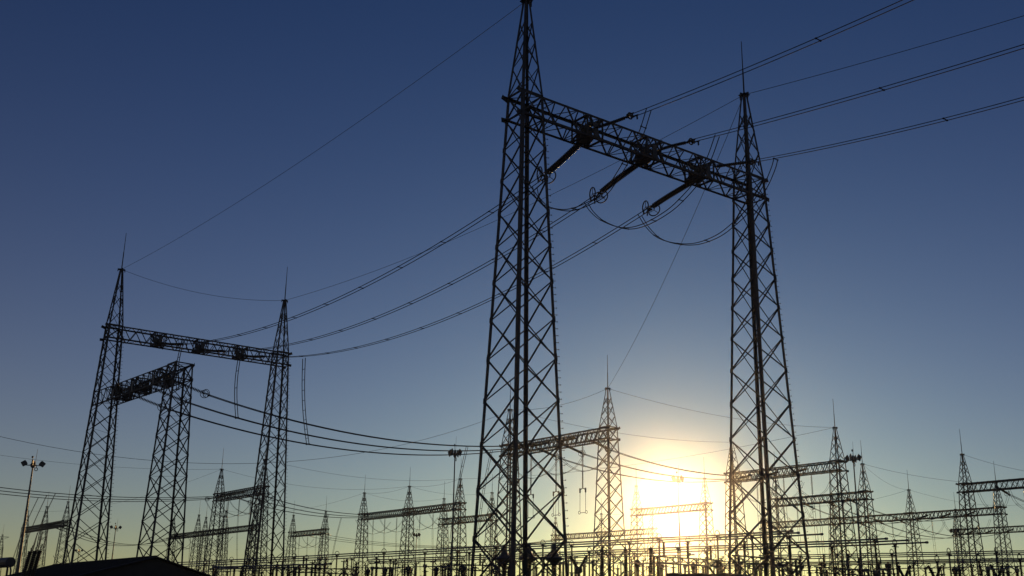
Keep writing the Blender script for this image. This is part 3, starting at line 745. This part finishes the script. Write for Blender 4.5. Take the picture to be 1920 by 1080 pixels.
def breaker():
    root = thing('circuit_breaker')
    f = MB(); f.box(Z(0), Z(2.4), .6, .5, (1, 0, 0)); f.box(Z(1.0, .4), Z(2.0, .4), .5, .7, (1, 0, 0)); part('pedestal', f, PAINT, root)
    f = MB(); insul(f, Z(2.4), Z(5.2), .13, .21); part('insulator', f, PORC, root)
    f = MB(); f.lathe(Z(5.1), Z(5.7), [(0, .2), (.1, .33), (.4, .33), (.55, .2)], 10)
    part('gear_case', f, PAINT, root)
    for sg in (-1, 1):
        f = MB(); insul(f, Z(5.45, 0, .1 * sg), Z(6.6, 0, 1.1 * sg), .09, .15); f.torus(Z(6.6, 0, 1.1 * sg), (0, 1, sg * .8), .26, .025, 14, 5); part('interrupter', f, PORC, root)
    return root
def disconnector():
    root = thing('disconnect_switch')
    f = MB()
    for y in (-2.2, 2.2): f.tube([Z(0, 0, y), Z(3.3, 0, y)], .13, 7); f.box(Z(0, 0, y), Z(.05, 0, y), .6, .6, (1, 0, 0))
    f.box(Z(3.35, 0, -2.9), Z(3.35, 0, 2.9), .3, .22); f.box(Z(.4, 0, -2.2), Z(3.2, 0, 2.2), .06, .06); f.box(Z(.4, 0, 2.2), Z(3.2, 0, -2.2), .06, .06); part('support_frame', f, GALV, root)
    for y in (-2.5, 0, 2.5): f = MB(); insul(f, Z(3.46, 0, y), Z(5.9, 0, y), .1, .17); part('insulator', f, PORC, root)
    f = MB(); f.tube([Z(6.0, 0, -2.6), Z(6.05, 0, -.1)], .06, 6); f.tube([Z(6.0, 0, 2.6), Z(6.3, 0, 1.4), Z(6.05, 0, .1)], .06, 6); f.box(Z(5.9, 0, -2.5), Z(6.2, 0, -2.5), .3, .3, (1, 0, 0)); f.box(Z(5.9, 0, 2.5), Z(6.2, 0, 2.5), .3, .3, (1, 0, 0)); f.box(Z(5.9), Z(6.15), .26, .26, (1, 0, 0))
    f.tube([Z(6.1, 0, -2.5), Z(6.7, .3, -2.9), Z(6.9, .8, -3.1)], .025, 5)
    part('switch_arm', f, TUBE, root); return root
def portal_frame():
    root = thing('support_frame')
    for y in (-4, 4):
        f = MB()
        for z0 in (0,): f.box(Z(0, -.35, y), Z(6.4, -.2, y), .12, .12, (1, 0, 0)); f.box(Z(0, .35, y), Z(6.4, .2, y), .12, .12, (1, 0, 0))
        for k in range(6): f.box(Z(.2 + k, -.33, y), Z(1.2 + k, .3, y), .05, .05)
        part('post', f, STEEL, root)
    f = MB(); f.box(Z(6.45, 0, -4.6), Z(6.45, 0, 4.6), .12, .12); f.box(Z(5.9, 0, -4.6), Z(5.9, 0, 4.6), .12, .12)
    for k in range(12): a_, b_ = -4.5 + k * .75, -4.5 + (k + 1) * .75; f.box(Z(6.4 if k % 2 else 5.95, 0, a_), Z(5.95 if k % 2 else 6.4, 0, b_), .06, .06)
    part('lattice_beam', f, STEEL, root)
    for y in (-3, 0, 3): f = MB(); insul(f, Z(6.5, 0, y), Z(7.7, 0, y), .09, .15); part('insulator', f, PORC, root)
    return root
def voltage_transformer():
    root = thing('voltage_transformer')
    f = MB(); f.lathe(Z(0), Z(3), [(0, .35), (1.8, .35), (1.85, .5), (2.5, .5), (2.6, .3)], 10); part('tank', f, PAINT, root)
    f = MB(); insul(f, Z(2.6), Z(5.6), .16, .24); part('insulator', f, PORC, root)
    f = MB(); f.lathe(Z(5.6), Z(6.1), [(0, .22), (.1, .3), (.35, .3), (.45, .12), (.6, .05)], 10); f.torus(Z(5.5), (0, 0, 1), .42, .03, 16, 5); part('cap', f, STEEL, root)
    return root
def slim_post():
    root = thing('slim_post'); f = MB(); f.tube([Z(0), Z(4.2)], .085, 7); f.box(Z(0), Z(.04), .4, .4, (1, 0, 0)); part('column', f, GALV, root)
    f = MB(); insul(f, Z(4.2), Z(6.3), .06, .11, .12, 8); part('insulator', f, PORC, root)
    f = MB(); f.box(Z(6.35, 0, -.3), Z(6.35, 0, .3), .1, .08); f.tube([Z(6.3), Z(6.6)], .04, 5); f.lathe(Z(6.4, 0, .28), Z(6.6, 0, .28), [(0, .04), (.06, .09), (.14, .09), (.2, .03)], 7); part('top_clamp', f, STEEL, root)
    return root
def stool():
    root = thing('bushing_stool'); h = 3.6; f = MB(); K = [(-.4, -.4), (.4, -.4), (.4, .4), (-.4, .4)]
    for k in range(4):
        a_, b_ = K[k], K[(k + 1) % 4]; f.box(Z(0, a_[0], a_[1]), Z(h, a_[0] * .8, a_[1] * .8), .08, .08)
        for j in range(3): f.box(Z(j * 1.2, a_[0], a_[1]), Z(j * 1.2 + 1.2, b_[0] * .85, b_[1] * .85), .045, .045)
        f.box(Z(h, a_[0] * .8, a_[1] * .8), Z(h, b_[0] * .8, b_[1] * .8), .08, .08)
    part('lattice_stand', f, STEEL, root)
    f = MB(); insul(f, Z(h + .05), Z(6.1), .10, .17, .13, 8); part('insulator', f, PORC, root)
    f = MB(); f.torus(Z(6.0), (0, 0, 1), .34, .035, 14, 5); f.tube([Z(6.1), Z(6.45)], .05, 5); f.tube([Z(6.4), Z(6.6, .3, .2), Z(6.5, .8, .5)], .03, 5); f.box(Z(5.98, -.34), Z(5.98, .34), .04, .04); part('cap', f, STEEL, root)
    return root
MK = {'st': (stool, 6.5), 'sp': (slim_post, 6.6), 'ht': (hooded_transformer, 7.), 'sa': (arrester, 7.), 'cb': (breaker, 6.7), 'ds': (disconnector, 6.2), 'pf': (portal_frame, 6.45), 'vt': (voltage_transformer, 6.1)}
def equip(kind, px, key, rz=RZ, sc_=1.):
    mk, h = MK[kind]
    for (x, y) in px:
        P_ = atz(x, y, h * sc_); reg(key, place(kind, mk, P_, rz, sc_), P_)
equip('ht', ((946, 1019), (991, 1018), (1039, 1018)), 'hooded current transformer low behind the nearest mast, %s from the left')
equip('sa', ((1129, 1026), (1173, 1025), (1220, 1023)), 'thick column arrester standing left of the sun, %s from the left')
equip('sa', ((520, 1057), (541, 1057), (562, 1057), (575, 1058), (592, 1057), (609, 1056)), 'dark column arrester right of the left portal, %s from the left')
equip('sa', ((1550, 1068), (1598, 1067), (1646, 1056)), 'dark column arrester behind the nearest right leg, %s from the left')
equip('cb', ((392, 1071), (628, 1072), (660, 1070)), 'circuit breaker with two raised arms, low left of the middle, %s from the left')
equip('cb', ((1085, 1040), (1345, 1062), (1490, 1060)), 'circuit breaker with two raised arms, low near the sun, %s from the left', RZ + R(90))
equip('cb', ((1694, 1058), (1752, 1060), (1868, 1058)), 'circuit breaker with two raised arms, low at the right, %s from the left')
equip('ds', ((440, 1062), (735, 1064), (835, 1060)), 'disconnect switch on its frame, low left of the nearest mast, %s from the left')
equip('ds', ((965, 1050), (1080, 1052), (1205, 1054), (1318, 1058)), 'disconnect switch on its frame, low around the sun, %s from the left', RZ + R(90), 1.5)
equip('ds', ((1450, 1062), (1640, 1068), (1880, 1064)), 'disconnect switch on its frame, low at the right, %s from the left')
equip('pf', ((610, 1066), (900, 1060)), 'low lattice support frame left of the sun, %s from the left')
equip('pf', ((1290, 1047), (1440, 1046), (1580, 1066)), 'low lattice support frame right of the sun, %s from the left')
equip('sp', ((350, 1064), (372, 1063), (408, 1061), (455, 1058), (486, 1060), (530, 1048), (586, 1050), (600, 1043), (645, 1048), (668, 1053), (686, 1056), (707, 1050), (738, 1048), (755, 1055), (781, 1052), (812, 1049), (829, 1056), (866, 1049), (884, 1055), (905, 1049), (921, 1054)), 'slender supporting post left of the nearest mast, %s from the left')
rr = random.Random(11)
equip('st', [(365 + i * 31 + rr.uniform(-9, 9), 1065 - i * .35 + rr.uniform(-7, 5)) for i in range(19)], 'lattice stool with a bushing, low left of the nearest mast, %s from the left')
equip('st', [(1000 + i * 30 + rr.uniform(-9, 9), 1054 + rr.uniform(-7, 6)) for i in range(15)], 'lattice stool with a bushing, low around the sun, %s from the left', sc_=1.5)
equip('st', [(1462 + i * 31 + rr.uniform(-9, 9), 1063 + rr.uniform(-7, 5)) for i in range(15)], 'lattice stool with a bushing, low at the right, %s from the left')
equip('sp', ((1003, 1050), (1020, 1044), (1056, 1050), (1066, 1046), (1078, 1041), (1097, 1048), (1118, 1046), (1141, 1036), (1150, 1044), (1164, 1050), (1184, 1044), (1190, 1036), (1206, 1046), (1232, 1052), (1248, 1046), (1262, 1040), (1276, 1048), (1290, 1036), (1306, 1046), (1322, 1044), (1338, 1050), (1352, 1042)), 'slender supporting post around the sun, %s from the left', sc_=1.5)
equip('sp', ((1388, 1052), (1402, 1058), (1418, 1050), (1436, 1055), (1460, 1060), (1476, 1052), (1500, 1055), (1516, 1060), (1544, 1056), (1565, 1062), (1584, 1058), (1610, 1063), (1632, 1058), (1655, 1064), (1684, 1060), (1712, 1052), (1735, 1062), (1768, 1056), (1800, 1063), (1822, 1058), (1850, 1062), (1886, 1056), (1904, 1062)), 'slender supporting post at the right, %s from the left')
equip('vt', ((690, 1066), (722, 1064), (766, 1061), (818, 1063), (868, 1060)), 'round capped voltage transformer in the middle gap, %s from the left')
equip('vt', ((1195, 1050), (1240, 1056), (1300, 1055), (1425, 1058), (1665, 1055), (1790, 1063)), 'round capped voltage transformer right of the nearest mast, %s from the left', sc_=1.4)
for k, v in STR.items():
    v.sort(key=lambda t: t[0])
    for i, (x, o) in enumerate(v): o['label'] = k % ordw(i); o['category'] = o.name.split('.')[0].replace('_', ' '); o['group'] = k.split(',')[0] + ' row'
STR.clear()
# sagging flexible leads between the equipment and the bus
nl = 0
for i, (x0, y0, D0, x1, y1, D1) in enumerate(((646, 1050, 120, 672, 1078, 112), (712, 1053, 118, 742, 1076, 112), (590, 1050, 118, 628, 1046, 125), (722, 1052, 130, 768, 1072, 122), (800, 1060, 120, 838, 1052, 126), (1400, 1058, 110, 1430, 1052, 118), (985, 1036, 82, 1035, 1032, 80), (1046, 1034, 80, 1125, 1030, 84), (1133, 1030, 85, 1172, 1028, 85), (1178, 1028, 85, 1218, 1027, 85), (1700, 1000, 200, 1745, 985, 210), (1905, 1052, 120, 1935, 1062, 115), (100, 1042, 118, 128, 1050, 120), (525, 1060, 108, 608, 1058, 108))):
    A = atD(x0, y0, D0); B = atD(x1, y1, D1)
    reg('flexible lead sagging between low yard equipment, %s from the left', single(sag_curve(A, B, .5 + .25 * (i % 3)), 'x', 'flexible leads low in the yard', r=.03, name='flexible_lead', cat='lead'), A)
for k, v in STR.items():
    v.sort(key=lambda t: t[0])
    for i, (x, o) in enumerate(v): o['label'] = k % ordw(i)

# ------------------------------------------------------------------ buildings and transformer at the bottom
ra = atz(103, 1060.5, 6.0); rb = atz(291, 1045.3, 6.0); ra.z = rb.z = 0; dv = (rb - ra).normalized(); un = Vector((-dv.y, dv.x, 0))
bh = thing('control_building', (ra.x, ra.y, 0)); tag(bh, 'dark low building with shallow pitched roof at the bottom left', 'building')
Lb = (rb - ra).length; rzb = math.atan2(dv.y, dv.x); hwid = 6.4
f = MB(); f.box((-.0, 0, 0), (Lb, 0, 0), .01, .01)
f = MB(); f.add([(0, -hwid, 0), (Lb, -hwid, 0), (Lb, hwid, 0), (0, hwid, 0), (0, -hwid, 4.1), (Lb, -hwid, 4.1), (Lb, hwid, 4.1), (0, hwid, 4.1), (0, 0, 5.9), (Lb, 0, 5.9)],
    [(0, 1, 5, 4), (2, 3, 7, 6), (1, 2, 6, 9, 5), (3, 0, 4, 8, 7), (3, 2, 1, 0), (4, 5, 9, 8), (6, 7, 8, 9)])
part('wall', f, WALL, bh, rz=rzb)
f = MB(); e = .45; t_ = .1
for sg in (-1, 1):
    y1 = sg * (hwid + .5); z1 = 5.99 - (5.9 - 4.1) / hwid * (hwid + .5)
    f.add([(-e, 0, 6.0), (Lb + e, 0, 6.0), (Lb + e, y1, z1), (-e, y1, z1), (-e, 0, 6.0 + t_), (Lb + e, 0, 6.0 + t_), (Lb + e, y1, z1 + t_), (-e, y1, z1 + t_)],
        [(0, 1, 2, 3), (7, 6, 5, 4), (0, 4, 5, 1), (1, 5, 6, 2), (2, 6, 7, 3), (3, 7, 4, 0)])
x = -e
while x < Lb + e:                                          # standing seams
    for sg in (-1, 1): f.box((x, 0, 6.13), (x, sg * (hwid + .5), 6.13 - (5.9 - 4.1) / hwid * (hwid + .5)), .05, .05)
    x += .9
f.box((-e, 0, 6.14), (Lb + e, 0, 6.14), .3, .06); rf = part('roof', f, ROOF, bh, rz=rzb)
f = MB(); 
for k in range(2): f.box((4 + 6 * k, -hwid - .03, 1), (4 + 6 * k, -hwid - .03, 2.6), .06, 1.6, (1, 0, 0))
part('window', f, GLASS, bh, rz=rzb)
hut = thing('flat_roof_hut'); c0 = atz(1253, 1075, 4.6); c1 = atz(1364, 1074, 4.6); dh = (c1 - c0); dh.z = 0; hut.location = (c0.x, c0.y, 0); rzh = math.atan2(dh.y, dh.x); wl = dh.length
tag(hut, 'small flat roofed hut with worn parapet at the bottom below the sun', 'hut')
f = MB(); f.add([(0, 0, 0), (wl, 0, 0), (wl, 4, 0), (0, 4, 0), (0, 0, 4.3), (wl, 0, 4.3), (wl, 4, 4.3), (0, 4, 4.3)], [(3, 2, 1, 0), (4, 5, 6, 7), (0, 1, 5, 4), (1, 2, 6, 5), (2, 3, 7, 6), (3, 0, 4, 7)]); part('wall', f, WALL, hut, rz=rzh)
f = MB(); n = 26; rr = random.Random(5); top = [4.55 + rr.uniform(-.04, .05) + .05 * math.sin(i * .6) for i in range(n + 1)]; vs = []; fs = []
for i in range(n + 1):
    x = -.12 + (wl + .24) * i / n; vs += [(x, -.12, 4.3), (x, 4.12, 4.3), (x, 4.12, top[i]), (x, -.12, top[i])]
for i in range(n):
    a_ = i * 4; fs += [(a_ + j, a_ + (j + 1) % 4, a_ + 4 + (j + 1) % 4, a_ + 4 + j) for j in range(4)]
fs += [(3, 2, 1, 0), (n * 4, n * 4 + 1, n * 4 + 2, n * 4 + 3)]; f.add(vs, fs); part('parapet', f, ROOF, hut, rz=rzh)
tr = thing('power_transformer'); P_ = atz(8, 1079, 4.2); tr.location = (P_.x, P_.y, 0); tag(tr, 'power transformer with oil tank and slanted bushings at the bottom left corner', 'transformer')
rzt = R(-48)
f = MB(); f.box(Z(.3, -2.6), Z(.3, 2.6), 3, .1); f.box(Z(2.0, -2.4), Z(2.0, 2.4), 2.4, 3.2, (0, 0, 1)); part('tank', f, PAINT, tr, rz=rzt)
f = MB(); f.tube([Z(5.35, -2.4), Z(5.35, -2.35), Z(5.35, 1.2), Z(5.35, 1.25)], [.3, .46, .46, .3], 14); part('conservator', f, PAINT, tr, rz=rzt)
for x in (-1.8, .6): f = MB(); f.tube([Z(3.6, x), Z(5.0, x)], .1, 6); part('pipe', f, PAINT, tr, rz=rzt)
f = MB(); f.tube([Z(3.6, 1.6), Z(4.6, 1.6), Z(5.2, 1.1)], .08, 6); part('pipe', f, PAINT, tr, rz=rzt)
for k in range(3):
    a_ = atD(42 + 9 * k, 1084, 98); b_ = atD(57 + 9 * k, 1034 - 1 * k, 98); f = MB(); o_ = Vector((P_.x, P_.y, 0)); insul(f, a_ - o_, b_ - o_, .14, .24, .16); f.tube([b_ - o_, b_ - o_ + Vector((.15, 0, .5))], .04, 5)
    part('bushing', f, PORC, tr)
f = MB(); a_ = atD(42, 1084, 98) - o_; f.box(Vector((a_.x - 1.8, a_.y, 3.2)), Vector((a_.x + 1.4, a_.y, 3.2)), 1.4, 1.2); part('bushing_turret', f, PAINT, tr)
for k in range(3):
    b_ = atD(58 + 9 * k, 1028 - k, 98); c_ = atD(70 + 10 * k, 1000 - 3 * k, 112)
    single(sag_curve(b_, c_, .8), 'lead rising from the %s transformer bushing at the bottom left' % PH[k], 'leads from the transformer bushings', r=.04, name='flexible_lead', cat='lead')

# ------------------------------------------------------------------ dusty air lit by the low sun
f = MB(); f.add([(-420, -40, -1), (300, -40, -1), (300, 760, -1), (-420, 760, -1), (-420, -40, 52), (300, -40, 52), (300, 760, 52), (-420, 760, 52)], [(3, 2, 1, 0), (4, 5, 6, 7), (0, 1, 5, 4), (1, 2, 6, 5), (2, 3, 7, 6), (3, 0, 4, 7)])
hm = bpy.data.materials.new('haze'); hm.use_nodes = True; t = hm.node_tree; t.nodes.clear()
ho = t.nodes.new('ShaderNodeOutputMaterial'); pv = t.nodes.new('ShaderNodeVolumePrincipled'); t.links.new(pv.outputs[0], ho.inputs['Volume'])
pv.inputs['Color'].default_value = (.95, .93, .9, 1); pv.inputs['Density'].default_value = .00006; pv.inputs['Anisotropy'].default_value = .966
hz = ob('haze', f.mesh('haze', hm)); hz['kind'] = 'stuff'; hz['label'] = 'thin dusty air glowing around the low sun'; hz['category'] = 'haze'
